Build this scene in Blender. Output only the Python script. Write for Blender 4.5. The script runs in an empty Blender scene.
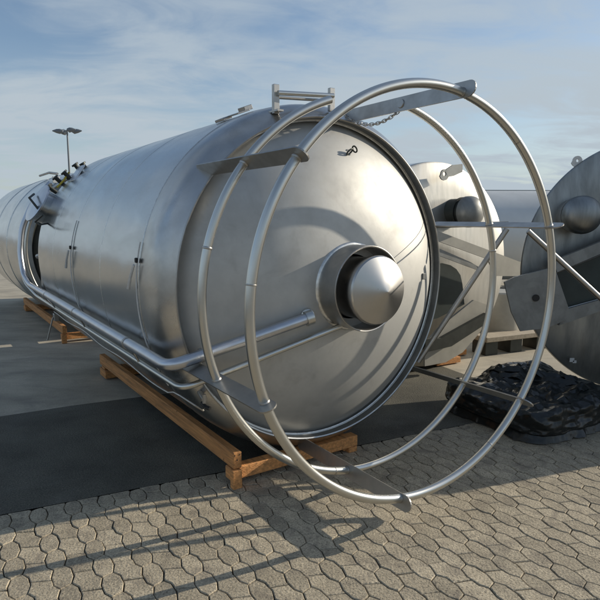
import bpy, bmesh, math, random
from mathutils import Vector, noise
random.seed(7)
R_ = math.radians
sc = bpy.context.scene
COL = sc.collection

# ------------------------------------------------------------------ camera, sky, sun
S = 1.2                      # metres per tank radius
CAM_H = 1.59 * S
cam_d = bpy.data.cameras.new("camera")
cam = bpy.data.objects.new("camera", cam_d); COL.objects.link(cam)
cam.location = (0, 0, CAM_H)
cam.rotation_euler = (math.pi / 2 - 0.1441, 0, 0)
cam_d.sensor_width = 36; cam_d.lens = 36 * 571.18 / 600
cam_d.clip_start = 0.05; cam_d.clip_end = 4000
sc.camera = cam

SUN_AZ, SUN_EL = R_(70), R_(21)          # clockwise from +Y
w = bpy.data.worlds.new("World"); sc.world = w; w.use_nodes = True
nt = w.node_tree; N = nt.nodes; N.clear(); Lk = nt.links
out = N.new("ShaderNodeOutputWorld"); bg = N.new("ShaderNodeBackground")
sky = N.new("ShaderNodeTexSky"); sky.sky_type = 'NISHITA'; sky.sun_disc = False
sky.sun_elevation = SUN_EL; sky.sun_rotation = SUN_AZ
sky.air_density = 1.0; sky.dust_density = 0.7; sky.ozone_density = 2.0
tc = N.new("ShaderNodeTexCoord"); sep = N.new("ShaderNodeSeparateXYZ")
Lk.new(tc.outputs["Generated"], sep.inputs[0])
mx = N.new("ShaderNodeMath"); mx.operation = 'MAXIMUM'; mx.inputs[1].default_value = 0.0
Lk.new(sep.outputs[2], mx.inputs[0])
ad = N.new("ShaderNodeMath"); ad.operation = 'ADD'; ad.inputs[1].default_value = 0.14
Lk.new(mx.outputs[0], ad.inputs[0])
dx = N.new("ShaderNodeMath"); dx.operation = 'DIVIDE'; dy = N.new("ShaderNodeMath"); dy.operation = 'DIVIDE'
Lk.new(sep.outputs[0], dx.inputs[0]); Lk.new(ad.outputs[0], dx.inputs[1])
Lk.new(sep.outputs[1], dy.inputs[0]); Lk.new(ad.outputs[0], dy.inputs[1])
cb = N.new("ShaderNodeCombineXYZ"); Lk.new(dx.outputs[0], cb.inputs[0]); Lk.new(dy.outputs[0], cb.inputs[1])
mp = N.new("ShaderNodeMapping"); mp.inputs["Scale"].default_value = (0.8, 1.3, 1); mp.inputs["Rotation"].default_value = (0, 0, R_(-28))
mp.inputs["Location"].default_value = (1.3, 5.2, 0)
Lk.new(cb.outputs[0], mp.inputs[0])
n1 = N.new("ShaderNodeTexNoise"); n1.inputs["Scale"].default_value = 0.95; n1.inputs["Detail"].default_value = 6; n1.inputs["Roughness"].default_value = 0.52
n1.inputs["Distortion"].default_value = 0.5
Lk.new(mp.outputs[0], n1.inputs["Vector"])
r1 = N.new("ShaderNodeValToRGB"); r1.color_ramp.elements[0].position = 0.37; r1.color_ramp.elements[1].position = 0.60
r1.color_ramp.interpolation = 'EASE'
n2 = N.new("ShaderNodeTexNoise"); n2.inputs["Scale"].default_value = 2.3; n2.inputs["Detail"].default_value = 7; n2.inputs["Roughness"].default_value = 0.6
n2.inputs["Distortion"].default_value = 0.9
Lk.new(mp.outputs[0], n2.inputs["Vector"])
nm = N.new("ShaderNodeMixRGB"); nm.inputs[0].default_value = 0.36
Lk.new(n1.outputs[0], nm.inputs[1]); Lk.new(n2.outputs[0], nm.inputs[2])
Lk.new(nm.outputs[0], r1.inputs[0])
mz = N.new("ShaderNodeMapRange"); mz.inputs[1].default_value = 0.0; mz.inputs[2].default_value = 0.26; mz.inputs[3].default_value = 0.72; mz.inputs[4].default_value = 0.05
Lk.new(sep.outputs[2], mz.inputs[0])
mm = N.new("ShaderNodeMath"); mm.operation = 'ADD'; mm.use_clamp = True
m2 = N.new("ShaderNodeMath"); m2.operation = 'MULTIPLY'; m2.inputs[1].default_value = 0.75
zf_ = N.new("ShaderNodeMapRange"); zf_.inputs[1].default_value = 0.30; zf_.inputs[2].default_value = 0.75; zf_.inputs[3].default_value = 0.75; zf_.inputs[4].default_value = 0.30
Lk.new(sep.outputs[2], zf_.inputs[0]); Lk.new(zf_.outputs[0], m2.inputs[1])
Lk.new(r1.outputs[0], m2.inputs[0]); Lk.new(m2.outputs[0], mm.inputs[0]); Lk.new(mz.outputs[0], mm.inputs[1])
mixc = N.new("ShaderNodeMixRGB")
Lk.new(mm.outputs[0], mixc.inputs[0])
Lk.new(sky.outputs[0], mixc.inputs[1]); mixc.inputs[2].default_value = (3.75, 4.35, 4.85, 1)
Lk.new(mixc.outputs[0], bg.inputs[0]); bg.inputs[1].default_value = 0.115
Lk.new(bg.outputs[0], out.inputs[0])

sl = bpy.data.lights.new("sun", 'SUN'); sl.energy = 4.4; sl.angle = R_(0.5); sl.color = (1.0, 0.90, 0.74)
sun = bpy.data.objects.new("sun", sl); COL.objects.link(sun)
dirv = Vector((math.cos(SUN_EL) * math.sin(SUN_AZ), math.cos(SUN_EL) * math.cos(SUN_AZ), math.sin(SUN_EL)))
sun.rotation_euler = dirv.to_track_quat('Z', 'Y').to_euler(); sun.location = (20, 8, 12)
sc.view_settings.view_transform = 'Standard'; sc.view_settings.look = 'None'
sc.view_settings.exposure = 0.12; sc.view_settings.gamma = 1

# ------------------------------------------------------------------ materials
def mat(name, base=(.5, .5, .5), metal=0.0, rough=0.5, aniso=0.0, axis=None, var=0.0, vscale=4.0, vstretch=(1, 1, 1),
        bump=0.0, bscale=20.0, rvar=0.0, big=0.0, bigscale=1.5, spots=None, objvar=0.0, grain=0.0, coat=0.0, stain=None, world=False):
    m = bpy.data.materials.new(name); m.use_nodes = True
    t = m.node_tree; n = t.nodes; l = t.links
    b = n["Principled BSDF"]
    b.inputs["Metallic"].default_value = metal; b.inputs["Roughness"].default_value = rough
    b.inputs["Base Color"].default_value = (*base, 1)
    co = n.new("ShaderNodeTexCoord")
    if world:
        gg = n.new("ShaderNodeNewGeometry"); cosock = gg.outputs['Position']
    else: cosock = co.outputs['Object']
    def nz(scale, st=(1, 1, 1), det=5, ro=.6, dist=0.0):
        mpn = n.new("ShaderNodeMapping"); mpn.inputs["Scale"].default_value = st
        l.new(cosock, mpn.inputs[0])
        q = n.new("ShaderNodeTexNoise"); q.inputs["Scale"].default_value = scale; q.inputs["Detail"].default_value = det
        q.inputs["Roughness"].default_value = ro; q.inputs["Distortion"].default_value = dist
        l.new(mpn.outputs[0], q.inputs["Vector"]); return q
    cur = None
    def mul(curout, facout):
        v = n.new("ShaderNodeMixRGB"); v.blend_type = 'MULTIPLY'; v.inputs[0].default_value = 1
        if curout is None: v.inputs[1].default_value = (*base, 1)
        else: l.new(curout, v.inputs[1])
        l.new(facout, v.inputs[2]); return v.outputs[0]
    def mr(src, a, c, lo, hi):
        q = n.new("ShaderNodeMapRange"); q.inputs[1].default_value = a; q.inputs[2].default_value = c
        q.inputs[3].default_value = lo; q.inputs[4].default_value = hi; l.new(src, q.inputs[0]); return q.outputs[0]
    if var:
        q = nz(vscale, vstretch); cur = mul(cur, mr(q.outputs[0], .3, .7, 1 - var, 1 + var))
        if rvar: l.new(mr(q.outputs[0], .3, .7, rough + rvar, rough - rvar), b.inputs["Roughness"])
    if grain:
        q = nz(90, (1, 1, 1), 2); cur = mul(cur, mr(q.outputs[0], .3, .7, 1 - grain, 1 + grain))
    if stain:
        col, sc_, lo, hi, amt = stain
        q = nz(sc_, vstretch, 6, .65, .6)
        v = n.new("ShaderNodeMixRGB"); l.new(mr(q.outputs[0], lo, hi, 0, amt), v.inputs[0])
        if cur is None: v.inputs[1].default_value = (*base, 1)
        else: l.new(cur, v.inputs[1])
        v.inputs[2].default_value = (*col, 1); cur = v.outputs[0]
    if spots:
        q = n.new("ShaderNodeTexVoronoi"); q.inputs["Scale"].default_value = spots[0]
        l.new(cosock, q.inputs["Vector"])
        cur = mul(cur, mr(q.outputs["Distance"], spots[1], spots[1] * 1.8, spots[2], 1))
    if objvar:
        oi = n.new("ShaderNodeObjectInfo"); cur = mul(cur, mr(oi.outputs["Random"], 0, 1, 1 - objvar, 1 + objvar))
    if cur is not None: l.new(cur, b.inputs["Base Color"])
    if aniso:
        b.inputs["Anisotropic"].default_value = aniso
        tg = n.new("ShaderNodeTangent"); tg.direction_type = 'RADIAL'; tg.axis = axis or 'Y'
        l.new(tg.outputs[0], b.inputs["Tangent"])
    last = None
    if bump:
        q = nz(bscale, vstretch, 3); bp = n.new("ShaderNodeBump"); bp.inputs["Strength"].default_value = bump; bp.inputs["Distance"].default_value = 0.01
        l.new(q.outputs[0], bp.inputs["Height"]); last = bp
    if big:
        q = nz(bigscale, (1, 1, 1), 1, .4); bp = n.new("ShaderNodeBump"); bp.inputs["Strength"].default_value = 1.0; bp.inputs["Distance"].default_value = big
        l.new(q.outputs[0], bp.inputs["Height"])
        if last: l.new(last.outputs[0], bp.inputs["Normal"])
        last = bp
    if last: l.new(last.outputs[0], b.inputs["Normal"])
    if coat: b.inputs["Coat Weight"].default_value = coat
    return m

M = {}
M['body'] = mat('brushed_steel_shell', (.50, .515, .52), 1, .23, .4, var=.09, vscale=3, vstretch=(1, .35, 1), rvar=.05, bump=.02, bscale=60, big=.010, bigscale=2.1, stain=((.34, .34, .33), 2.2, .55, .75, .5))
M['shoulder'] = mat('formed_steel_shoulder', (.53, .525, .51), 1, .30, .35, var=.12, vscale=3.5, rvar=.05, big=.020, bigscale=2.8, bump=.02, bscale=50, stain=((.36, .34, .31), 2.6, .5, .7, .5))
M['head'] = mat('matt_steel_head', (.475, .472, .450), .42, .54, .2, var=.10, vscale=4, rvar=.08, bump=.03, bscale=45, big=.006, bigscale=2.4, stain=((.36, .35, .33), 3.4, .56, .70, .5), spots=(16, .035, .82))
M['old_head'] = mat('weathered_steel_head', (.46, .45, .42), 1, .46, .2, var=.14, vscale=4, vstretch=(3, 1, .5), rvar=.05, big=.006, bigscale=2, stain=((.30, .30, .29), 3, .5, .7, .6))
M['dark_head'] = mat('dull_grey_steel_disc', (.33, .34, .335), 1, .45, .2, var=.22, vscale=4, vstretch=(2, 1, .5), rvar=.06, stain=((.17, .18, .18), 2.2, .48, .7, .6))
M['cap'] = mat('satin_steel_cone', (.52, .51, .49), 1, .30, .5, var=.05, vscale=8, spots=(14, .05, .8))
M['tube'] = mat('polished_tube', (.60, .60, .57), 1, .29, .0, var=.05, vscale=5)
M['pipe'] = mat('blue_grey_pipe', (.56, .58, .62), 1, .30, .0, var=.07, vscale=9)
M['plate'] = mat('flat_bar_steel', (.42, .41, .39), 1, .42, .0, var=.13, vscale=9, rvar=.06, bump=.04, bscale=40)
M['lipmat'] = mat('dull_rim_channel', (.42, .42, .41), 1, .33, var=.15, vscale=8)
M['weld'] = mat('weld_bead', (.66, .66, .64), 1, .35, var=.2, vscale=40)
M['grey_plate'] = mat('dull_grey_plate', (.27, .275, .265), .5, .5, var=.15, vscale=6, stain=((.15, .15, .145), 4, .5, .7, .6))
M['cream_plate'] = mat('sand_blasted_plate', (.40, .385, .34), .35, .6, var=.1, vscale=6)
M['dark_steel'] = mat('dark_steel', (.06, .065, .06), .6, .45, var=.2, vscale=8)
M['black'] = mat('black_plastic_clip', (.012, .012, .012), 0, .5)
M['white'] = mat('white_tape', (.62, .62, .60), 0, .5, var=.1, vscale=20)
M['yellow'] = mat('yellow_tape', (.55, .42, .04), 0, .5)
M['wood'] = mat('pine_timber', (.56, .26, .09), 0, .78, var=.34, vscale=6, vstretch=(6, .5, 9), bump=.35, bscale=14, objvar=.16, spots=(7, .05, .45), stain=((.22, .115, .05), 4, .52, .68, .65))
M['grey_wood'] = mat('weathered_pallet_wood', (.34, .29, .22), 0, .8, var=.2, vscale=6, vstretch=(4, 1, 4), bump=.2, bscale=18, objvar=.15)
M['paver'] = mat('concrete_paver', (.39, .335, .245), 0, .88, var=.15, vscale=9, bump=.5, bscale=70, grain=.34, objvar=.16, spots=(58, .16, .5), stain=((.21, .18, .14), 7, .50, .64, .65), world=True)
M['joint'] = mat('joint_sand', (.062, .052, .038), 0, .95, var=.3, vscale=12, bump=.3, bscale=60)
M['asphalt'] = mat('dark_asphalt', (.094, .088, .068), 0, .84, var=.42, vscale=1.3, bump=.6, bscale=70, grain=.5, spots=(75, .12, 1.9), stain=((.15, .145, .125), 1.1, .52, .70, .6))
M['concrete'] = mat('worn_concrete_ground', (.40, .36, .285), 0, .85, var=.25, vscale=1.6, vstretch=(.7, 1.3, 1), bump=.2, bscale=50, grain=.14, stain=((.22, .205, .175), 1.8, .5, .68, .6))
M['field'] = mat('distant_yard_ground', (.19, .18, .155), 0, .9, var=.2, vscale=.08)
M['bag'] = mat('black_stretch_film', (.010, .012, .012), 0, .30, bump=.25, bscale=22, big=.012, bigscale=14)
M['pale_shell'] = mat('pale_steel_shell', (.62, .63, .62), .35, .5, var=.08, vscale=1.2)
M['hall_roof'] = mat('dark_roof_edge', (.16, .18, .19), 0, .6)
M['lamp'] = mat('grey_lamp_post', (.17, .19, .21), .3, .5)
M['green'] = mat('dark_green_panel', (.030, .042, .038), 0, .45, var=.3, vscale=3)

# ------------------------------------------------------------------ helpers
def newmesh(name, verts, faces, smooth=False, sharp=None):
    me = bpy.data.meshes.new(name); me.from_pydata([tuple(v) for v in verts], [], faces); me.update()
    if smooth:
        me.polygons.foreach_set("use_smooth", [True] * len(me.polygons))
        me.set_sharp_from_angle(angle=R_(sharp or 35))
    return me
def obj(name, me, m=None, parent=None):
    o = bpy.data.objects.new(name, me); COL.objects.link(o)
    if m is not None and not me.materials: me.materials.append(m)
    if parent: o.parent = parent
    return o
def empty(name, loc, rz, label, cat, group=None):
    o = bpy.data.objects.new(name, None); COL.objects.link(o); o.empty_display_size = .2
    o.location = loc; o.rotation_euler = (0, 0, rz); tag(o, label, cat, group); return o
def tag(o, label=None, cat=None, group=None, kind=None):
    if label: o["label"] = label
    if cat: o["category"] = cat
    if group: o["group"] = group
    if kind: o["kind"] = kind
    return o
class MB:
    def __init__(s): s.v = []; s.f = []
    def add(s, v, f):
        k = len(s.v); s.v += [tuple(x) for x in v]; s.f += [tuple(i + k for i in q) for q in f]; return s
    def box(s, c, d, rz=0, bev=0.0, M3=None):
        bm = bmesh.new(); bmesh.ops.create_cube(bm, size=1)
        for v in bm.verts: v.co = Vector((v.co.x * d[0], v.co.y * d[1], v.co.z * d[2]))
        if bev: bmesh.ops.bevel(bm, geom=bm.edges[:], offset=bev, segments=1, affect='EDGES')
        cs, sn = math.cos(rz), math.sin(rz)
        vs = []
        for v in bm.verts:
            p = v.co if M3 is None else M3 @ v.co
            vs.append((c[0] + p.x * cs - p.y * sn, c[1] + p.x * sn + p.y * cs, c[2] + p.z))
        bm.verts.index_update(); s.add(vs, [[v.index for v in f.verts] for f in bm.faces]); bm.free(); return s
    def tube(s, pts, r, seg=14, closed=False):
        pts = [Vector(p) for p in pts]; n = len(pts); rings = []
        up = None
        for i, p in enumerate(pts):
            a = pts[(i - 1) % n] if (closed or i > 0) else p
            b = pts[(i + 1) % n] if (closed or i < n - 1) else p
            t = (b - a).normalized()
            if up is None: up = Vector((0, 0, 1)) if abs(t.z) < .9 else Vector((1, 0, 0))
            x = t.cross(up).normalized(); y = x.cross(t).normalized(); up = y
            rr = r[i] if isinstance(r, (list, tuple)) else r
            rings.append([p + x * (rr * math.cos(q * math.tau / seg)) + y * (rr * math.sin(q * math.tau / seg)) for q in range(seg)])
        vs = [v for q in rings for v in q]; fs = []
        m_ = n if closed else n - 1
        for i in range(m_):
            j = (i + 1) % n
            for q in range(seg):
                fs.append((i * seg + q, i * seg + (q + 1) % seg, j * seg + (q + 1) % seg, j * seg + q))
        if not closed:
            fs.append(tuple(range(seg))[::-1]); fs.append(tuple((n - 1) * seg + q for q in range(seg)))
        return s.add(vs, fs)
    def prism(s, poly, t, P, thickdir):
        """poly 2-D outline mapped by P to 3-D, extruded along thickdir by t (centred)"""
        a = [P(*q) - thickdir * t / 2 for q in poly]; b = [P(*q) + thickdir * t / 2 for q in poly]; n = len(poly)
        return s.add(a + b, [tuple(range(n))[::-1], tuple(range(n, 2 * n))] + [(i, (i + 1) % n, n + (i + 1) % n, n + i) for i in range(n)])
    def build(s, name, m, parent=None, smooth=False, sharp=None):
        me = newmesh(name, s.v, s.f, smooth, sharp)
        bm = bmesh.new(); bm.from_mesh(me); bmesh.ops.recalc_face_normals(bm, faces=bm.faces[:]); bm.to_mesh(me); bm.free()
        if smooth: me.polygons.foreach_set("use_smooth", [True] * len(me.polygons)); me.set_sharp_from_angle(angle=R_(sharp or 35))
        return obj(name, me, m, parent)
def lathe(name, prof, m, parent, T, seg=160, c=(0, 0), cap0=False, cap1=False, sharp=30, thick=None):
    """profile of (s, r) pairs swept round the tank axis through (u, z) = c"""
    vs = []; fs = []; n = len(prof)
    for (s_, r) in prof:
        for q in range(seg):
            a = q * math.tau / seg; vs.append(T(c[0] + r * math.cos(a), s_, c[1] + r * math.sin(a)))
    for i in range(n - 1):
        for q in range(seg):
            fs.append((i * seg + q, i * seg + (q + 1) % seg, (i + 1) * seg + (q + 1) % seg, (i + 1) * seg + q))
    if cap0: fs.append(tuple(range(seg))[::-1])
    if cap1: fs.append(tuple((n - 1) * seg + q for q in range(seg)))
    mb = MB(); mb.add(vs, fs)
    return mb.build(name, m, parent, True, sharp)
def fillet(pts, r, k=7):
    pts = [Vector(p) for p in pts]; o = [pts[0]]
    for i in range(1, len(pts) - 1):
        a, b, c = pts[i - 1], pts[i], pts[i + 1]
        d1 = (a - b); d2 = (c - b); rr = min(r, d1.length * .48, d2.length * .48)
        p1 = b + d1.normalized() * rr; p2 = b + d2.normalized() * rr
        for j in range(k + 1):
            t = j / k; o.append(p1 * (1 - t) ** 2 + b * 2 * t * (1 - t) + p2 * t * t)
    o.append(pts[-1]); return o
def frame(zc):
    """tank frame (u right, s outward, z from axis; in tank radii) to local metres, base on the ground"""
    return lambda u, s, z: Vector((u * S, -s * S, z * S + zc))

# ------------------------------------------------------------------ ground
EA = R_(25.1); E0 = Vector((-1.939, 3.46)); ea = Vector((math.cos(EA), math.sin(EA))); eb = Vector((-ea.y, ea.x))
def EP(a, b, z=0.0): p = E0 + ea * a + eb * b; return (p.x, p.y, z)
def SP(a, b): return EP(a - b * .14, b)       # the courses lean a little off square
def sheet(name, pts, m, kind='structure', cell=None):
    return tag(obj(name, newmesh(name, pts, [tuple(range(len(pts)))]), m), kind=kind)
sheet('ground', [(-1800, -1800, -.06), (1800, -1800, -.06), (1800, 1800, -.06), (-1800, 1800, -.06)], M['field'])
paving = sheet('paving', [EP(-14, -14, -.018), EP(18, -14, -.018), EP(18, -.004, -.018), EP(-14, -.004, -.018)], M['joint'])
sheet('asphalt_road', [EP(-30, 0), EP(5.0, 0), EP(5.0, 2.12), EP(2.3, 2.12), EP(.6, 2.13), EP(-.9, 2.02), EP(-2.4, 1.90), EP(-30, 1.6)], M['asphalt'])
sheet('concrete_apron', [EP(-60, 1.2, -.004), EP(60, 1.2, -.004), EP(60, 75, -.004), EP(-60, 75, -.004)], M['concrete'])
sheet('concrete_path', [EP(5.0, 0, 0), EP(18, 0, 0), EP(18, 2.5, 0), EP(5.0, 2.5, 0)], M['concrete'])


def inset(poly, d):
    n = len(poly); o = []
    for i in range(n):
        p0, p1, p2 = Vector(poly[i - 1]), Vector(poly[i]), Vector(poly[(i + 1) % n])
        e1_ = (p1 - p0).normalized(); e2_ = (p2 - p1).normalized()
        n1_ = Vector((-e1_.y, e1_.x)); n2_ = Vector((-e2_.y, e2_.x)); b = (n1_ + n2_)
        if b.length < 1e-4: b = n1_
        b.normalize(); k = d / max(.5, b.dot(n1_)); o.append(tuple(p1 + b * k))
    return o
def stone_geo(poly, dz=0.0, tilt=(0, 0), org=(0, 0)):
    if sum(poly[i - 1][0] * poly[i][1] - poly[i][0] * poly[i - 1][1] for i in range(len(poly))) < 0: poly = poly[::-1]
    rings = [(inset(poly, .0026), -.04), (inset(poly, .0026), -.004), (inset(poly, .0064), 0.0)]
    vs = []; n = len(poly)
    jit = [(random.uniform(-.0016, .0016), random.uniform(-.0016, .0016)) for _ in poly]
    for ring, z in rings:
        for (a, b), (ja, jb) in zip(ring, jit):
            a += ja; b += jb
            zz = z + (dz + tilt[0] * (a - org[0]) + tilt[1] * (b - org[1]) if z > -.03 else 0); vs.append((a, b, zz))
    fs = [tuple(range(2 * n, 3 * n))]
    for k in range(2):
        for i in range(n): fs.append((k * n + i, k * n + (i + 1) % n, (k + 1) * n + (i + 1) % n, (k + 1) * n + i))
    return vs, fs
PIT, PER = .210, .190
PAw, PAp, DEL = .0545, .030, -.013
def stones():
    """honeycomb of long hexagonal pavers; a runs along the edge of the paving, t away from it towards the viewer"""
    for c in range(-40, 72):
        x0 = c * PIT; wob = .006 * math.sin(c * 1.7)
        for n in range(-1, 50):
            R = lambda t, wd: (x0 + wd, (n + t) * PER + DEL + wob); L = lambda t, wd: (x0 - wd, (n + t) * PER - DEL + wob)
            yield [R(0, PAp), R(.24, PAw), R(.64, PAw), R(1, PAp), L(1, PAp), L(.76, PAw), L(.36, PAw), L(0, PAp)]
            x1 = x0 + PIT; wob2 = .006 * math.sin((c + 1) * 1.7)
            L1 = lambda t, wd: (x1 - wd, (n + t) * PER - DEL + wob2)
            yield [R(.5, PAw), R(.64, PAw), R(1, PAp), R(1.24, PAw), R(1.5, PAw), L1(1.5, PAw), L1(1.36, PAw), L1(1, PAp), L1(.76, PAw), L1(.5, PAw)]
def clip(poly, lim):
    """keep t >= lim"""
    o = []
    for i in range(len(poly)):
        p, q = poly[i], poly[(i + 1) % len(poly)]
        if p[1] >= lim: o.append(p)
        if (p[1] - lim) * (q[1] - lim) < 0:
            k = (lim - p[1]) / (q[1] - p[1]); o.append((p[0] + (q[0] - p[0]) * k, lim))
    r = []
    for p in o:
        if not r or (abs(p[0] - r[-1][0]) + abs(p[1] - r[-1][1])) > .004: r.append(p)
    return r
allst = []
cp, sp_ = math.cos(.1441), math.sin(.1441)
for poly in stones():
    poly = clip(poly, 0.0)
    if len(poly) < 4: continue
    pl = [(q[0], -q[1]) for q in poly]
    W = [SP(*q)[:2] for q in pl]
    cx = sum(q[0] for q in W) / len(W); cy = sum(q[1] for q in W) / len(W)
    area = abs(sum(W[i - 1][0] * W[i][1] - W[i][0] * W[i - 1][1] for i in range(len(W)))) / 2
    if area < .0012: continue
    zf = cy * cp + CAM_H * sp_
    seen = False
    if zf > .5:
        px = 300 + 571.18 * cx / zf; py = 300 + 571.18 * (CAM_H * cp - cy * sp_) / zf
        seen = -8 < px < 608 and py < 608
    allst.append((0 if seen else 1, cx * cx + cy * cy, W, (cx, cy)))
allst.sort(key=lambda q: (q[0], q[1]))
field = MB()
for i, (a, d, W, c) in enumerate(allst):
    vs, fs = stone_geo(W, random.uniform(-.0022, .0018), (random.uniform(-.018, .018), random.uniform(-.018, .018)), c)
    if i < 300:
        vs = [(x - c[0], y - c[1], z) for x, y, z in vs]
        o = obj('paver', newmesh('paver', vs, fs), M['paver'], paving); o.location = (c[0], c[1], 0)
    else:
        if a == 1 and d > 36: continue
        field.add(vs, fs)
o = obj('paver_field', newmesh('paver_field', field.v, field.f), M['paver'], paving); tag(o, kind='stuff')

# ------------------------------------------------------------------ main tank
AZ = 0.5887
CX, CY, CZ = .1739 * S, 3.5268 * S, (1.59 - .4024) * S
T = frame(CZ)
tank = empty('steel_tank', (CX, CY, 0), AZ, 'long stainless steel tank lying on timber runners, hooped guard rail round its near end', 'tank')
lathe('shoulder', [(-.30, 1.092), (-.24, 1.092), (-.17, 1.088), (-.11, 1.075), (-.065, 1.052), (-.03, 1.026), (-.008, 1.006), (0, .998)], M['shoulder'], tank, T, sharp=60)
lathe('rim_ring', [(0, .998), (.004, .992), (0, .985), (-.05, .983), (-.052, .978), (-.11, .978)], M['lipmat'], tank, T, sharp=50)
lathe('rim_trim', [(-.060, .984), (-.055, .980), (-.055, .976), (-.060, .972)], M['weld'], tank, T, sharp=60)
edges = [-.304, -1.12, -1.94, -2.72, -3.46]
for i in range(4):
    a, b = edges[i], edges[i + 1]
    o = lathe('shell_course', [(a, 1.0915), ((a + b) / 2, 1.0915), (b, 1.0915)], M['body'], tank, T, sharp=60)
for a in edges[:-1]:
    h_ = .0035 if a == edges[0] else .0013
    pr = [(a + .006, 1.091), (a + .003, 1.0915 + h_ * .7), (a, 1.0915 + h_), (a - .003, 1.0915 + h_ * .7), (a - .006, 1.091)]
    lathe('weld_seam', pr, M['weld'], tank, T, sharp=80)
lathe('tail_cone', [(-3.46, 1.088), (-3.475, 1.085), (-3.475, .98), (-3.44, .97), (-3.60, .62), (-3.75, .30), (-3.80, .16), (-3.95, .16)], M['grey_plate'], tank, T, cap1=True)  # dull material puts the shade of the recess into the cone's colour
hp = [(-.088, .978), (-.078, .966), (-.045, .940), (-.008, .90), (.030, .852), (.064, .80), (.100, .74), (.132, .675), (.160, .605), (.184, .53), (.205, .45), (.223, .36), (.236, .26), (.24, .19)]
head = lathe('head', hp, M['head'], tank, T, seg=192, sharp=40)
lathe('weld_seam', [(.234, .262), (.243, .257), (.247, .250), (.247, .244)], M['weld'], head, T, seg=96, sharp=80)
lathe('sleeve', [(.19, .245), (.392, .245), (.394, .242), (.392, .236), (.19, .236)], M['plate'], tank, T, seg=96)
noz = lathe('nozzle', [(.18, .178), (.452, .178)], M['cap'], tank, T, seg=96)
lathe('nozzle_cap', [(.425, .184), (.427, .192), (.462, .194), (.470, .192), (.476, .187), (.499, .126), (.522, .064), (.545, .006), (.546, .0)], M['cap'], noz, T, seg=96, sharp=28)
# radial plate joints of the head: fine scribed weld lines
for a in (R_(24),):
    m_ = MB(); pts = []
    for (s_, r) in hp[2:-1]: pts.append(T(r * math.cos(a), s_ + .0006, r * math.sin(a)))
    m_.tube(pts, .0022, 5); m_.build('weld_seam', M['plate'], head)

# guard rails
def arc(r, s_, a0, a1, n):
    return [T(r * math.cos(R_(a0 + (a1 - a0) * i / n)), s_, r * math.sin(R_(a0 + (a1 - a0) * i / n))) for i in range(n + 1)]
RT = .0225 * S
m_ = MB(); m_.tube(arc(1.022, .854, 0, 360, 200)[:-1], RT, 26, True); m_.build('outer_guard_rail', M['tube'], tank, True)
m_ = MB(); m_.tube(arc(1.036, .426, 107.5, 438.5, 190), RT * .95, 26); m_.build('inner_guard_rail', M['tube'], tank, True)
for nm, r_, s_, angs in (('outer_guard_rail', 1.022, .854, (52, 172, 300)), ('inner_guard_rail', 1.036, .426, (165, 255, 10))):
    par = bpy.data.objects[nm]
    for a in angs:
        p_ = arc(r_, s_, a, a + .7, 3); m_ = MB(); m_.tube(p_, [RT * .96, RT * 1.035, RT * 1.035, RT * .96], 20); m_.build('weld_seam', M['plate'], par, True)
def bar_at(deg, s0, s1, rc=1.035, wd=.082, th=.006, name='stanchion'):
    a = R_(deg); er = Vector((math.cos(a), 0, math.sin(a))); et = Vector((-math.sin(a), 0, math.cos(a)))
    poly = [(s0, -wd / 2), (s1 - wd / 2, -wd / 2)]
    poly += [(s1 - wd / 2 + wd / 2 * math.cos(q), wd / 2 * math.sin(q)) for q in [R_(-90 + 180 * k / 10) for k in range(1, 10)]]
    poly += [(s1 - wd / 2, wd / 2), (s0 + .05, wd / 2), (s0, wd * .1)]
    P = lambda s_, r: T((rc + r) * math.cos(a), s_, (rc + r) * math.sin(a))
    m_ = MB(); m_.prism(poly, th * 1.4, P, et); return m_.build(name, M['plate'], tank)
for k in (80, 20, -40.5, -99.5, -159.3, 141):
    st = bar_at(k, -.10, .935)
    a = R_(k)
    for (rr, s_) in ((1.022, .854), (1.036, .426)):      # small saddles where a rail crosses the bar
        m_ = MB(); c = T(rr * math.cos(a), s_, rr * math.sin(a)); et = Vector((-math.sin(a), 0, math.cos(a)))
        m_.tube([c - et * .013, c - et * .008, c + et * .008, c + et * .013], [RT * 1.0, RT * 1.10, RT * 1.10, RT * 1.0], 14); m_.build('rail_weld', M['plate'], st, True)

# ladder stub and bracket on the crown
lb = []
def post(u, z0, z1, s_, name='ladder_post', lean=0.0):
    m_ = MB(); a = math.atan2(z0, u); c = T(u, s_, (z0 + z1) / 2)
    m_.box(c, (.046, .030, (z1 - z0) * S), bev=.003); return m_.build(name, M['plate'], tank)
post(-.345, .985, 1.145, -.045); post(.030, 1.03, 1.165, -.02)
m_ = MB(); m_.tube([T(-.345, -.02, 1.095), T(.03, -.0, 1.118)], .017, 14); m_.build('ladder_rung', M['tube'], tank, True)
m_ = MB(); m_.tube([T(-.345, -.06, 1.078), T(.03, -.05, 1.098)], .011, 12); m_.build('ladder_rung', M['plate'], tank, True)
m_ = MB(); m_.box(T(-.345, -.06, .998), (.05, .16, .014), bev=.002); m_.build('doubler_plate', M['plate'], tank)
def clampplate(u, s_, z, d, tilt):
    from mathutils import Matrix
    m_ = MB(); m_.box(T(u, s_, z), d, bev=.003, M3=Matrix.Rotation(tilt, 3, 'Y')); return m_.build('bracket_plate', M['plate'], tank)
clampplate(-.395, -.40, 1.035, (.11, .16, .012), R_(-21)); clampplate(-.36, -.38, 1.062, (.07, .10, .034), R_(-21)); clampplate(-.44, -.52, 1.012, (.08, .14, .02), R_(-23))
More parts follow.
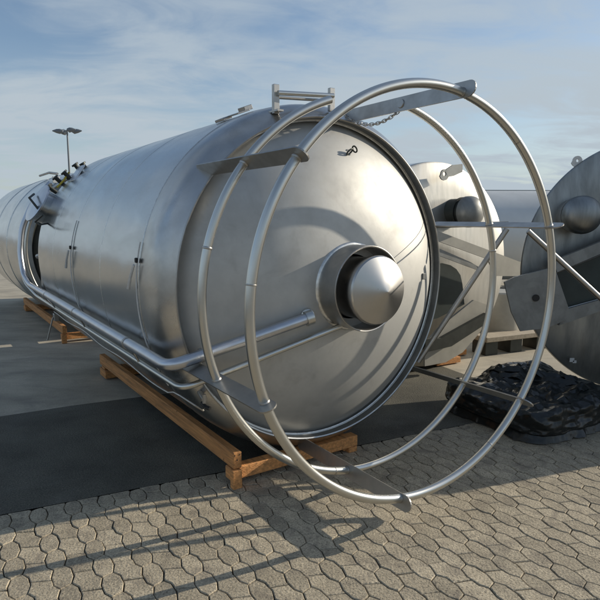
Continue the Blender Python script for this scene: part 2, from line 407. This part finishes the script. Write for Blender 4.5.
# chain across the gap
p0, p1 = T(.035, .02, 1.045), T(.196, .43, 1.01)
p0 = T(.05, .03, 1.035)
m_ = MB(); nlink = 22
prev = None
for i in range(nlink):
    t = i / (nlink - 1); p = p0.lerp(p1, t); p = p - Vector((0, 0,   .11 * (1 - (2 * t - 1) ** 2)))
    t2 = min(1, t + .02); q = p0.lerp(p1, t2) - Vector((0, 0,   .11 * (1 - (2 * t2 - 1) ** 2)))
    if i == nlink - 1: dvec = (p1 - p0).normalized()
    else: dvec = (q - p).normalized()
    side = dvec.cross(Vector((0, 0, 1))).normalized(); up = side.cross(dvec)
    if i % 2: side, up = up, side
    pts = [p + dvec * (  .021 * math.cos(a)) + side * (.011 * math.sin(a)) for a in [k * math.tau / 10 for k in range(10)]]
    m_.tube(pts, .0038, 5, True)
m_.build('chain', M['plate'], tank, True)

# twin product pipes along the flank, turned in over the head
bp = [T(-.75, -4.45, .80), T(-.96, -4.45, .56), T(-1.09, -4.44, .28), T(-1.13, -4.42, .0), T(-1.12, -4.34, -.24), T(-1.095, -4.1, -.345), T(-1.095, .125, -.350), T(-.34, .275, -.150)]
m_ = MB(); m_.tube(fillet(bp, .11), .0385, 18); bpipe = m_.build('drain_pipe', M['pipe'], tank, True)
tp = [T(-.76, -4.66, .76), T(-.96, -4.66, .50), T(-1.09, -4.65, .2), T(-1.12, -4.62, -.12), T(-1.09, -4.5, -.36), T(-1.02, -4.2, -.485), T(-1.02, .115, -.482), T(-.115, .285, -.216)]
m_ = MB(); m_.tube(fillet(tp, .11), .0205, 14); tpipe = m_.build('thin_pipe', M['tube'], tank, True)
for s_ in (-.55, -1.9, -3.1):
    m_ = MB(); m_.tube([T(-1.095, s_ - .012, -.350), T(-1.095, s_ + .012, -.350)], .043, 18); m_.build('pipe_clamp', M['plate'], bpipe, True)
    m_ = MB(); m_.tube([T(-1.085, s_, -.36), T(-1.03, s_, -.475)], .008, 8); m_.build('pipe_hanger', M['plate'], bpipe, True)
m_ = MB(); m_.tube([T(-.92, .17, -.32), T(-.93, .15, -.345), T(-.90, .15, -.42), T(-.88, .15, -.455)], .009, 8); m_.build('pipe_hanger', M['plate'], bpipe, True)
m_ = MB(); m_.tube([T(-.93, .148, -.308), T(-.915, .151, -.304)], .046, 18); m_.build('pipe_clamp', M['plate'], bpipe, True)
# boss where the pipe enters the head
m_ = MB(); nb = Vector((-.42, -.9, 0)).normalized()
cb_ = T(-.325, .25, -.140)
m_.tube([cb_ - nb * .03, cb_ + nb * .018, cb_ + nb * .022], [.046, .046, .040], 24); m_.build('pipe_boss', M['tube'], tank, True)
m_ = MB(); m_.tube([T(-.355, .273, -.154), T(-.315, .280, -.144)], .050, 20); m_.build('pipe_clamp', M['tube'], bpipe, True)
# slack cable under the pipes
m_ = MB(); cps = []
for i in range(41):
    t = i / 40; s_ = -3.4 + 3.42 * t; cps.append(T(-.985 + .012 * math.sin(t * 5), s_, -.562 - .018 * math.sin(t * 9) ** 2 + (.02 if t > .95 else 0)))
cps += [T(-.93, .07, -.60), T(-.88, .06, -.64)]
m_.tube(cps, .0065, 7); m_.build('cable', M['plate'], tank, True)
# sampling valve low on the shoulder
m_ = MB(); m_.tube([T(-.855, -.04, -.565), T(-.872, .06, -.578)], .020, 14); m_.tube([T(-.873, .055, -.60), T(-.873, .055, -.55)], .013, 10); v_ = m_.build('valve', M['plate'], tank, True)
m_ = MB(); m_.tube([T(-.875, .03, -.605), T(-.875, .075, -.615), T(-.86, .10, -.62)], .014, 10); m_.build('valve_handle', M['black'], v_, True)
# straps hanging on the seams
for (s_, a0, a1, k) in ((-.318, 166, 212, 1.0), (-1.955, 160, 206, 1.0)):
    m_ = MB(); pts = [T(1.100 * math.cos(R_(a)), s_, 1.100 * math.sin(R_(a))) for a in [a0 + (a1 - a0) * i / 30 for i in range(31)]]
    m_.tube(pts, .005, 7); m_.build('hanging_strap', M['white'], tank, True)
    m_ = MB(); m_.box(T(-1.098, s_ + .01, .165), (.018, .030, .034), bev=.005); cl = m_.build('strap_clip', M['black'], tank)
    m_ = MB(); pts = [T(-1.112, s_ + .01, .14), T(-1.122, s_ - .03, .07), T(-1.12, s_ - .08, 0.0)]
    m_.tube(pts, [.009, .011, .014], 6); m_.build('loose_strap_end', M['white'], cl, True)
# lifting eyes on the head
def eye(u, s_, z, r=.028, tube=.006, tilt=0.0, name='lifting_eye'):
    m_ = MB(); c = T(u, s_, z)
    for dxv, sc2, ph in ((-.024, 1.0, .5), (.022, .85, -.6)):
        e = Vector((math.cos(ph), 0, math.sin(ph))); f = Vector((0, -.5, .86)).normalized()
        m_.tube([c + Vector((dxv, -.02, dxv * .45)) + e * (r * sc2 * math.cos(a)) + f * (r * .62 * math.sin(a)) for a in [k * math.tau / 16 for k in range(16)]], tube, 6, True)
    return m_.build(name, M['dark_steel'], tank, True)
eye(.106, .075, .797)
m_ = MB(); m_.box(T(.106, .045, .797), (.05, .05, .02), bev=.003); m_.build('eye_pad', M['plate'], tank)
# square mark plate on the right of the head
m_ = MB(); m_.box(T(.70, .130, .01), (.03, .02, .05), bev=.003); m_.build('name_plate', M['plate'], tank)

# tail fittings
m_ = MB(); c = T(-.93, -3.52, .47); ax = Vector((-.86, -.12, .48)).normalized()
m_.tube([c - ax * .12, c + ax * .16], .20, 32); mw = m_.build('manway_neck', M['body'], tank, True)
m_ = MB(); m_.tube([c + ax * .165, c + ax * .17, c + ax * .19, c + ax * .21], [.235, .245, .245, .17], 32); m_.build('manway_lid', M['pipe'], mw, True)
m_ = MB(); m_.tube([c + ax * .20 + Vector((0, -.20, -.1)), c + ax * .30 + Vector((0, -.1, .0)), c + ax * .20 + Vector((0, .1, .1))], .014, 8); m_.build('manway_handle', M['dark_steel'], mw, True)
m_ = MB(); m_.box(T(-.73, -3.20, .83), (.02, .28, .22), bev=.004, M3=__import__('mathutils').Matrix.Rotation(R_(34), 3, 'Y')); m_.build('bracket_plate', M['pipe'], tank)
for (u, s_, z, l_) in ((-.76, -3.48, .82, .07), (-.66, -3.40, .88, .09), (-.80, -3.62, .76, .10), (-.58, -3.50, .92, .06), (-.84, -3.78, .68, .10), (-.72, -3.60, .80, .05)):
    m_ = MB(); c = T(u, s_, z); n_ = Vector((u, 0, z)).normalized()
    m_.tube([c - n_ * .06, c + n_ * l_], .026, 12); m_.tube([c + n_ * (l_ - .02), c + n_ * l_], .044, 12); m_.build('nozzle_stub', M['dark_steel'], tank, True)
m_ = MB(); m_.tube([T(-.74, -3.50, .86), T(-.80, -3.46, .78), T(-.88, -3.42, .70)], .012, 8); m_.build('warning_tape', M['yellow'], tank, True)
m_ = MB(); m_.tube([T(-.98, -3.2, .35), T(-1.12, -3.1, .33), T(-1.18, -2.95, .36), T(-1.13, -2.85, .42)], .010, 8); m_.build('dark_cord', M['dark_steel'], tank, True)
m_ = MB(); m_.box(T(-1.02, -3.66, -.15), (.05, .10, .55), bev=.006); m_.build('tail_leg', M['plate'], tank)
m_ = MB(); m_.tube([T(-.9, -3.60, .05), T(-1.03, -3.9, -.02)], .03, 10); m_.build('tail_leg', M['plate'], tank, True)
m_ = MB(); m_.box(T(-.97, -3.40, -.62), (.06, .08, .09), bev=.006); m_.tube([T(-1.0, -3.40, -.62), T(-1.06, -3.44, -.86)], .010, 8); m_.build('drain_fitting', M['plate'], tank)

# ------------------------------------------------------------------ timber cradles
GZ = -1.188
def cradle(s0, s1, label, near=True, u0=-.632):
    c = empty('timber_cradle', (CX, CY, 0), AZ, label, 'timber cradle', 'timber cradles under the tanks')
    def beam(u, z0, z1, sa, sb, wd, name='runner'):
        mb = MB(); p = T(u, (sa + sb) / 2, (z0 + z1) / 2); mb.box(p, (wd * S, abs(sa - sb) * S, (z1 - z0) * S), bev=.006); return mb.build(name, M['wood'], c)
    beam(u0, -1.070, -.968, s0, s1, .055)
    beam(.24, -1.178, -1.095, s0 - .05, s1, .075)
    for i, sx in enumerate((s0 - .060, s1 + .12)):
        mb = MB(); z0, z1 = ((-1.150, -1.074) if i == 0 else (-1.175, -1.097))
        ua, ub = u0 - .035, .30
        if i == 0: sy = .038
        else: sy = .10
        mb.box(T((ua + ub) / 2, sx - .0, (z0 + z1) / 2), ((ub - ua) * S, sy * 2 * S, (z1 - z0) * S), bev=.005); mb.build('cross_beam', M['wood'], c)
        if i == 0:
            mb = MB(); mb.box(T(.262, sx + .003, (GZ + z0) / 2 - .0005), (.07 * S, .07 * S, (z0 - GZ) * S - .002), bev=.004); mb.build('block', M['wood'], c)
            mb = MB(); mb.box(T(u0 - .012, sx + .060, (GZ - 1.072) / 2), (.060 * S, .040 * S, (-1.072 - GZ) * S - .002), bev=.004); mb.build('post', M['wood'], c)
            for q_ in range(3):
                mb = MB(); p_ = T(u0 - .02 + .016 * q_, s0, -.985 - .03 * (q_ % 2)); mb.tube([p_ + Vector((0, .001, 0)), p_ - Vector((0, .003, 0))], .005, 8); mb.build('nail', M['dark_steel'], c)
        else:
            mb = MB(); mb.box(T(u0, sx, (-1.097 - 1.072) / 2), (.058 * S, .10 * S, .022 * S), bev=.004); mb.build('block', M['wood'], c)
    return c
cradle(-.028, -2.98, 'orange pine runners and cross beam under the near end of the long steel tank')
cradle(-4.75, -7.9, 'shaded timber runners under the farther steel tank at the left edge')

# ------------------------------------------------------------------ farther tank in line behind
t2 = empty('steel_tank', tuple(Vector((CX, CY, 0)) + Vector((-math.sin(AZ), math.cos(AZ), 0)) * 4.95 * S), AZ, 'farther steel tank cut off by the left edge, beyond the long tank', 'tank')
T2 = frame((GZ * -1) * S - .09 * S + .0)
T2 = frame(CZ - .02)
lathe('shell_course', [(-.16, 1.03), (-.05, 1.03), (-1.2, 1.06)][1:], M['body'], t2, T2, sharp=60)
lathe('shell_course', [(-1.205, 1.06), (-2.5, 1.06)], M['body'], t2, T2, sharp=60)
lathe('shell_course', [(-2.505, 1.058), (-4.3, 1.058)], M['body'], t2, T2, sharp=60, cap1=True)
lathe('shoulder', [(-.05, 1.03), (.02, 1.0), (.06, .95), (.07, .93)], M['grey_plate'], t2, T2, sharp=60)
lathe('head', [(.05, .93), (.0, .90), (.12, .6), (.28, .25), (.32, .0)], M['dark_steel'], t2, T2, sharp=60)  # shoulder and head coloured dark to paint in the shade between the tanks
for a in (-1.2, -2.5):
    lathe('weld_seam', [(a + .008, 1.058), (a, 1.066), (a - .008, 1.058)], M['weld'], t2, T2, sharp=80)
T_ = T; T = T2
m_ = MB(); m_.tube(arc(1.02, .22, 0, 360, 96)[:-1], .024, 12, True); m_.build('guard_rail', M['tube'], t2, True)
T = T_
m_ = MB(); m_.tube([T2(-.45, -.6, 1.0), T2(-.50, -.9, 1.03), T2(-.5, -1.6, 1.03)], .02, 8); m_.build('ladder_rung', M['plate'], t2, True)
m_ = MB(); m_.box(T2(-.60, .06, .88), (.10, .04, .10), bev=.004); m_.build('bracket_plate', M['white'], t2)

# ------------------------------------------------------------------ generic neighbour tanks
def world_to(e, p):    # world point -> local of empty e (rotation about z only)
    a = -e.rotation_euler[2]; d = Vector(p) - Vector(e.location)
    return Vector((d.x * math.cos(a) - d.y * math.sin(a), d.x * math.sin(a) + d.y * math.cos(a), d.z))
FX = 571.18
def ray(x, y):
    a = (x - 300) / FX; b = (300 - y) / FX
    return Vector((a, cp + b * sp_, -sp_ + b * cp))
def on_plane(x, y, P0, n):
    v = ray(x, y); o_ = Vector((0, 0, CAM_H)); k = (Vector(P0) - o_).dot(n) / v.dot(n); return o_ + v * k
def placed_plate(name, e, pix, P0, n, th, m, hole=None):
    """an outline set out on a plane standing at P0 with normal n, given real thickness"""
    n = Vector(n).normalized(); pts = [world_to(e, on_plane(x, y, P0, n)) for x, y in pix]
    a = -e.rotation_euler[2]; nl = Vector((n.x * math.cos(a) - n.y * math.sin(a), n.x * math.sin(a) + n.y * math.cos(a), n.z))
    mb = MB(); k = len(pts); A = [p - nl * th / 2 for p in pts]; B = [p + nl * th / 2 for p in pts]
    mb.add(A + B, [tuple(range(k))[::-1], tuple(range(k, 2 * k))] + [(i, (i + 1) % k, k + (i + 1) % k, k + i) for i in range(k)])
    return mb.build(name, m, e)

# middle tank, its end in the sun
AZM = R_(30); XM, YM, RM = 1.37 * S, 5.85 * S, 1.05
mt = empty('steel_tank', (XM, YM, 0), AZM, 'sunlit blunt-ended steel tank behind the long tank, beside the dark disc', 'tank')
TM = frame(1.09 * S); dM = Vector((math.sin(AZM), -math.cos(AZM), 0))
lathe('shell_course', [(-.04, RM), (-1.3, RM)], M['body'], mt, TM, sharp=60)
lathe('shell_course', [(-1.305, RM), (-2.6, RM)], M['body'], mt, TM, sharp=60, cap1=True)
lathe('head', [(-.04, RM), (0, RM - .004), (.01, RM - .02), (.03, .8), (.07, .5), (.09, .2), (.092, .0)], M['old_head'], mt, TM, sharp=40)
lathe('weld_seam', [(-1.29, RM + .0), (-1.30, RM + .006), (-1.31, RM)], M['weld'], mt, TM, sharp=80)
P0 = Vector((XM, YM, 1.09 * S)) + dM * .10
pn = world_to(mt, on_plane(455, 212, P0, dM)); pc = pn
def nozz(e, c, L_, r, m1, m2, capsphere=False):
    mb = MB(); mb.tube([c + Vector((0, .1, 0)), c + Vector((0, -L_, 0))], r * .86, 28); nz_ = mb.build('nozzle', m1, e, True)
    mb = MB(); pr = [(0, r), (.05, r * 1.0), (.08, r * .97), (.12, r * .86), (.155, r * .62), (.175, r * .32), (.18, .01)]
    mb.tube([c + Vector((0, -L_ - a, 0)) for a, b in pr], [b for a, b in pr], 32); mb.build('nozzle_cap', m2, nz_, True)
    mb = MB(); mb.tube([c + Vector((0, -L_ * .55, 0)), c + Vector((0, -L_ * .55 - .03, 0))], r * .95, 28); mb.build('nozzle_collar', m1, nz_, True)
nozz(mt, pn, .20, .185, M['dark_steel'], M['grey_plate'])
P1 = Vector((XM, YM, 1.09 * S)) + dM * .32
placed_plate('leg_or_shadow_bar', mt, [(425, 226), (440, 232), (520, 262), (520, 276), (496, 276), (487, 259), (440, 242), (425, 238)], P1, dM, .02, M['cream_plate'])
placed_plate('leg_or_shadow_bar', mt, [(425, 244), (440, 249), (470, 262), (480, 268), (480, 271), (466, 266), (440, 256), (425, 252)], P1 - dM * .03, dM, .02, M['grey_plate'])
placed_plate('foot_plate', mt, [(473, 300), (493, 307), (487, 322), (462, 352), (445, 362), (424, 366), (424, 344), (438, 328)], P1 - dM * .1, dM, .03, M['cream_plate'])
placed_plate('leg_or_shadow_bar', mt, [(424, 339), (440, 338), (485, 313), (487, 322), (450, 346), (424, 352)], P1 - dM * .05, dM, .05, M['dark_steel'])  # dark strip standing in for the diagonal shadow on the foot plate
placed_plate('dark_panel', mt, [(424, 268), (432, 264), (441, 263), (449, 265), (455, 269), (459, 275), (461, 284), (462, 294), (463, 304), (448, 312), (436, 318), (424, 320)], P1 - dM * .16, dM, .05, M['green'])  # flat dark panel painting in the shadowed opening on the tank end
placed_plate('lifting_lug', mt, [(447, 177), (445, 170), (452, 165), (462, 164), (462, 172), (453, 176)], P1 - dM * .2, dM, .02, M['grey_plate'])
LUGM = world_to(mt, on_plane(444, 174, P1 - dM * .2, dM))
c = empty('timber_cradle', (XM, YM, 0), AZM, 'orange timber chock under the sunlit tank behind', 'timber cradle', 'timber cradles under the tanks')
for (u, s_) in ((-.35, -.1), (.30, -.08), (.62, -.3)):
    mb = MB(); mb.box(TM(u, s_ + .0, -1.045), (.42, .12, .075), bev=.005); mb.build('block', M['wood'], c)
for u in (-.5, .5):
    mb = MB(); mb.box(TM(u, -1.2, -1.0), (.12, 2.0, .13), bev=.006); mb.build('runner', M['wood'], c)

# dark disc at the right edge
AZR = R_(0); XR, YR = 3.12 * S, 5.1 * S; ZR = 1.14 * S
rt = empty('steel_tank', (XR, YR, 0), AZR, 'dull grey steel end disc cut off by the right edge, with round cap and braces', 'tank')
TR = frame(ZR); dR = Vector((math.sin(AZR), -math.cos(AZR), 0))
lathe('shell_course', [(-.02, 1.14), (-.05, 1.13), (-.14, .98), (-.30, .60), (-.36, .30)], M['body'], rt, TR, sharp=60, cap1=True)
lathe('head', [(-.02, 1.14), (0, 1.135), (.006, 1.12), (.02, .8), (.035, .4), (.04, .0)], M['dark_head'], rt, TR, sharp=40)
P0 = Vector((XR, YR, ZR)) + dR * .04
pn = world_to(rt, on_plane(573, 215, P0, dR)); nozz(rt, pn, .16, .195, M['grey_plate'], M['dark_head'])
P1 = Vector((XR, YR, ZR)) + dR * .22
placed_plate('foot_plate', rt, [(504, 282), (514, 277), (554, 267), (568, 308), (566, 320), (545, 328), (520, 331), (511, 312)], P1 + dR * .06, dR, .03, M['grey_plate'])
placed_plate('brace_bar', rt, [(552, 261), (601, 241), (640, 224), (640, 237), (601, 253), (556, 272)], P1 + dR * .03, dR, .05, M['grey_plate'])
placed_plate('brace_bar', rt, [(565, 309), (601, 299), (640, 288), (640, 300), (601, 310), (570, 321), (558, 325)], P1 + dR * .03, dR, .05, M['grey_plate'])
placed_plate('dark_panel', rt, [(556, 271), (601, 254), (640, 238), (640, 288), (601, 300), (567, 309)], P1 - dR * .03, dR, .03, M['green'])  # dark green panel filling the space between the braces
for pa, pb in (((556, 273), (640, 239)), ((567, 308), (640, 288))):
    mb = MB(); mb.tube([world_to(rt, on_plane(*pa, P1 + dR * .012, dR)), world_to(rt, on_plane(*pb, P1 + dR * .012, dR))], .008, 6); mb.build('weld_seam', M['plate'], rt, True)
hp_ = on_plane(536, 298, P1 + dR * .085, dR)
hl = world_to(rt, hp_); mb = MB(); mb.tube([hl + Vector((0, .006, 0)), hl + Vector((0, -.004, 0))], .036, 20); mb.build('bolt_hole', M['black'], rt, True)
# unseen plate added beyond the right edge, shaped to cast the broad shadow
mb = MB(); mb.prism([(.04, -1.13), (1.08, -1.13), (1.08, -.12), (.95, .0), (.41, .36), (.20, .96), (.04, .98)], .06, lambda a, b: TR(.22, a, b), Vector((1, 0, 0))); mb.build('shadow_gusset', M['grey_plate'], rt)
# lug with a hole on its crown, as a ring of faces
def lug(e, c3, ro, ri, th, m, name='lifting_lug'):
    n = 16; mb = MB(); outp = []; inn = []
    for k in range(n):
        a = k * math.tau / n; rr = ro * (1.0 if math.sin(a) > -.3 else 1.35)
        outp.append(Vector((rr * math.cos(a), 0, rr * math.sin(a)))); inn.append(Vector((ri * math.cos(a), 0, ri * math.sin(a))))
    vs = []
    for yy in (-th / 2, th / 2):
        vs += [c3 + p + Vector((0, yy, 0)) for p in outp]; vs += [c3 + p + Vector((0, yy, 0)) for p in inn]
    fs = []
    for k in range(n):
        j = (k + 1) % n
        fs += [(k, j, n + j, n + k), (2 * n + k, 3 * n + k, 3 * n + j, 2 * n + j), (k, 2 * n + k, 2 * n + j, j), (n + k, n + j, 3 * n + j, 3 * n + k)]
    mb.add(vs, fs); return mb.build(name, m, e)
lug(mt, LUGM, .055, .026, .018, M['grey_plate'])
cl3 = world_to(rt, on_plane(581, 160, P0, dR)); lug(rt, cl3 + Vector((0, .08, 0)), .05, .016, .018, M['white'])
q = world_to(rt, on_plane(572, 360, P0 + dR * .03, dR)); mb = MB(); mb.box(q, (.05, .004, .045), bev=.001); mb.box(q + Vector((.03, 0, -.02)), (.04, .004, .03), bev=.001); mb.build('sticker', M['white'], rt)

# A-frame of round struts between the disc and the middle tank
sf = empty('strut_frame', tuple(on_plane(515, 330, (1.9, 4.9, 0), Vector((0, -1, 0)))[:2]) + (0,), 0, 'open frame of two slanting round steel struts beyond the guard hoops', 'strut frame')
PS = Vector((0, 4.9, 0)); ns = Vector((0, -1, 0))
def w2(x, y, dy=0.0): return world_to(sf, on_plane(x, y, PS + Vector((0, dy, 0)), ns))
for a, b in (((507, 229), (418, 362)), ((528, 231), (622, 318))):
    mb = MB(); mb.tube([w2(*a), w2(*b)], .023, 14); mb.build('strut', M['plate'], sf, True)
mb = MB(); mb.tube([w2(430, 226, .06), w2(508, 223.5, .06)], .020, 12); mb.build('cross_bar', M['grey_plate'], sf, True)

# short steel stub standing on a pale timber between the neighbours
st = empty('steel_drum', (3.05, 8.35, 0), R_(20), 'short steel cylinder standing on a pale timber slab behind the hoops', 'drum')
mb = MB(); pr = [(0.07, .30), (.10, .31), (.50, .29), (.75, .27), (.77, .25)]
mb.tube([Vector((0, 0, a)) for a, b in pr], [b for a, b in pr], 32); mb.build('shell', M['cream_plate'], st, True)
pl = empty('timber_slab', (3.05, 8.05, 0), R_(24), 'pale timber slab on dark bearers behind the guard hoops', 'timber slab')
mb = MB(); mb.box((0.05, 0, .235), (1.3, .30, .07), bev=.006); mb.build('board', M['grey_wood'], pl)
for xx in (-.45, .0, .5):
    mb = MB(); mb.box((xx, .05, .10), (.22, .28, .198), bev=.006); mb.build('bearer', M['dark_steel'], pl)
st.location = (3.0, 8.45, .05)

# ------------------------------------------------------------------ wrapped pallet
pal = empty('wooden_pallet', (2.32, 5.42, 0), R_(29), 'wooden pallet mostly hidden under the black wrapped load', 'pallet')
PW, PD = 1.16, 1.0
for yy in (-.44, -.22, 0, .22, .44):
    mb = MB(); mb.box((0, yy, .105), (PW, .12, .022), bev=.003); mb.build('deck_board', M['grey_wood'], pal)
for xx in (-.54, 0, .54):
    for yy in (-.43, 0, .43):
        mb = MB(); mb.box((xx, yy, .048), (.13, .10, .092), bev=.004); mb.build('block', M['grey_wood'], pal)
bag = bpy.data.objects.new('wrapped_load', None)
bm = bmesh.new(); bmesh.ops.create_cube(bm, size=2); bmesh.ops.subdivide_edges(bm, edges=bm.edges[:], cuts=54, use_grid_fill=True)
for v in bm.verts:
    p = v.co.copy()
    q = Vector((p.x, p.y, p.z)); L4 = (abs(q.x) ** 7 + abs(q.y) ** 7 + abs(q.z) ** 7) ** (1 / 7); q /= L4
    x, y, z = q.x * .66, q.y * .60, (q.z + 1) * .5
    hgt = .25 + .09 * noise.noise(Vector((x * 2.1, y * 2.1, 3.3))) + .06 * max(0, y + .1) - .05 * max(0, -x - .2)
    pv = Vector((x * 5.5 + .4 * noise.noise(Vector((x * 3, y * 3, z))), y * 5.5, z * 2.2))
    dd, _ = noise.voronoi(pv); d2, _ = noise.voronoi(pv * 2.3 + Vector((5, 2, 1)))
    f = .055 * (dd[0] - .35) + .035 * (dd[1] - dd[0] < .12) * 0 + .022 * d2[0] + .012 * noise.noise(Vector((x * 9, y * 9, z * 6)))
    nn = Vector((p.x / 1.0, p.y, p.z)).normalized()
    v.co = Vector((x + nn.x * f, y + nn.y * f, .012 + z * hgt + max(0, nn.z) * f * 1.5))
    if z < .25: v.co.x *= .97; v.co.y *= .97
me = bpy.data.meshes.new('wrapped_load'); bm.to_mesh(me); bm.free()
me.polygons.foreach_set("use_smooth", [True] * len(me.polygons)); me.set_sharp_from_angle(angle=R_(24))
wl = obj('wrapped_load', me, M['bag']); wl.location = (2.28, 5.36, .03); wl.rotation_euler = (0, 0, R_(29))
tag(wl, 'lumpy load in crumpled black plastic film on a pallet beside the guard hoops', 'wrapped load')
bpy.data.objects.remove(bag)
from mathutils.bvhtree import BVHTree
bvh = BVHTree.FromPolygons([v.co.copy() for v in me.vertices], [tuple(p.vertices) for p in me.polygons])
mb = MB()
for k in range(46):
    a = random.uniform(0, math.tau); x, y = random.uniform(-.5, .5), random.uniform(-.45, .45)
    dirn = Vector((math.cos(a), math.sin(a), 0)); side = Vector((-dirn.y, dirn.x, 0)); L_ = random.uniform(.18, .5); hh = random.uniform(.012, .040)
    low, top = [], []
    for i in range(11):
        t = i / 10; p = Vector((x, y, 1)) + dirn * (t - .5) * L_ + side * .05 * noise.noise(Vector((k * 3.1, t * 3, 0)))
        h = bvh.ray_cast(p, Vector((0, 0, -1)))
        if h[0] is None: continue
        low.append(h[0] - Vector((0, 0, .006)))
        top.append(h[0] + Vector((0, 0, hh * math.sin(math.pi * (.08 + .84 * t)) * (1 + .5 * noise.noise(Vector((t * 9, k, 0)))))) + side * hh * 1.3 * noise.noise(Vector((t * 4, k * 2.7, 5))))
    n_ = len(low)
    if n_ < 4: continue
    sid = [p + side * .045 for p in low]; sid2 = [p - side * .05 for p in low]
    mb.add(sid + top + sid2, [(q, q + 1, n_ + q + 1, n_ + q) for q in range(n_ - 1)] + [(n_ + q, n_ + q + 1, 2 * n_ + q + 1, 2 * n_ + q) for q in range(n_ - 1)])
mb.build('film_folds', M['bag'], wl, True, 60)
mb = MB(); n_ = 96; ri, ro = [], []
for k in range(n_):
    a = k * math.tau / n_; ca, sa = math.cos(a), math.sin(a); L4 = (abs(ca) ** 7 + abs(sa) ** 7) ** (1 / 7)
    x, y = ca / L4 * .64, sa / L4 * .58
    e_ = 1.03 + .16 * max(0, noise.noise(Vector((ca * 3.2, sa * 3.2, 2.0)))) + .05 * noise.noise(Vector((ca * 11, sa * 11, 4.0)))
    ri.append(Vector((x * .97, y * .97, .075 + .02 * noise.noise(Vector((ca * 9, sa * 9, 1))))))
    ro.append(Vector((x * e_, y * e_, -.022 + .012 * abs(noise.noise(Vector((ca * 14, sa * 14, 7)))))))
mid_ = [(p + q) / 2 + Vector((0, 0, .014 * noise.noise(Vector((p.x * 14, p.y * 14, 3))))) for p, q in zip(ri, ro)]
mb.add(ri + mid_ + ro, [(k + g * n_, (k + 1) % n_ + g * n_, (k + 1) % n_ + (g + 1) * n_, k + (g + 1) * n_) for g in range(2) for k in range(n_)])
mb.build('film_skirt', M['bag'], wl, True, 40)

# ------------------------------------------------------------------ far things
xt = empty('steel_tank', (3.2, 15.2, 0), R_(-86), 'pale steel tank lying crosswise far behind, seen in the gap between hoops and dark disc', 'tank')
TX = frame(1.42)
lathe('shell_course', [(1.2, .98), (-1.0, .98)], M['pale_shell'], xt, TX, seg=96, sharp=60, cap0=True)
lathe('shell_course', [(-1.01, .98), (-3.4, .98)], M['pale_shell'], xt, TX, seg=96, sharp=60, cap1=True)
lathe('weld_seam', [(-.995, .98), (-1.005, .988), (-1.015, .98)], M['weld'], xt, TX, seg=96, sharp=80)
mb = MB(); mb.box(TX(-.30, -1.0, .97), (.10, 5.0, .10), bev=.01); mb.build('top_rail', M['hall_roof'], xt)
for k in range(5):
    mb = MB(); mb.box(TX(-.30, .8 - k * .95, .90), (.08, .08, .12), bev=.01); mb.build('rail_foot', M['hall_roof'], xt)
for k in (0.6, -2.6):
    mb = MB(); mb.box(TX(0, k, -1.08), (1.6, .16, .20), bev=.008); mb.build('saddle', M['wood'], xt)
lp = empty('lamp_post', (-23.7, 60, 0), 0, 'tall slim floodlight mast with four lamp heads against the sky', 'lamp post')
LH = 1.9 + (217 - 134) / 571 * 60 * 1.0
mb = MB(); mb.tube([(0, 0, 0), (0, 0, LH * .5), (0, 0, LH)], [.14, .11, .08], 12); mb.build('pole', M['lamp'], lp, True)
for sx, dyy, k in ((-1, 0, 1.0), (1, 0, 1.0), (-1, .9, .8), (1, -.9, .8)):
    mb = MB(); mb.tube([(0, 0, LH - .1), (sx * .35 * k, dyy * .5, LH + .12), (sx * .7 * k, dyy, LH - .02)], .035, 8); arm = mb.build('arm', M['lamp'], lp, True)
    mb = MB(); mb.tube([(sx * .45 * k, dyy, LH - .02), (sx * .75 * k, dyy, LH - .08), (sx * 1.1 * k, dyy, LH - .04), (sx * 1.5 * k, dyy, LH - .02)], [.12, .26, .20, .05], 12); mb.build('lamp_head', M['lamp'], arm, True)
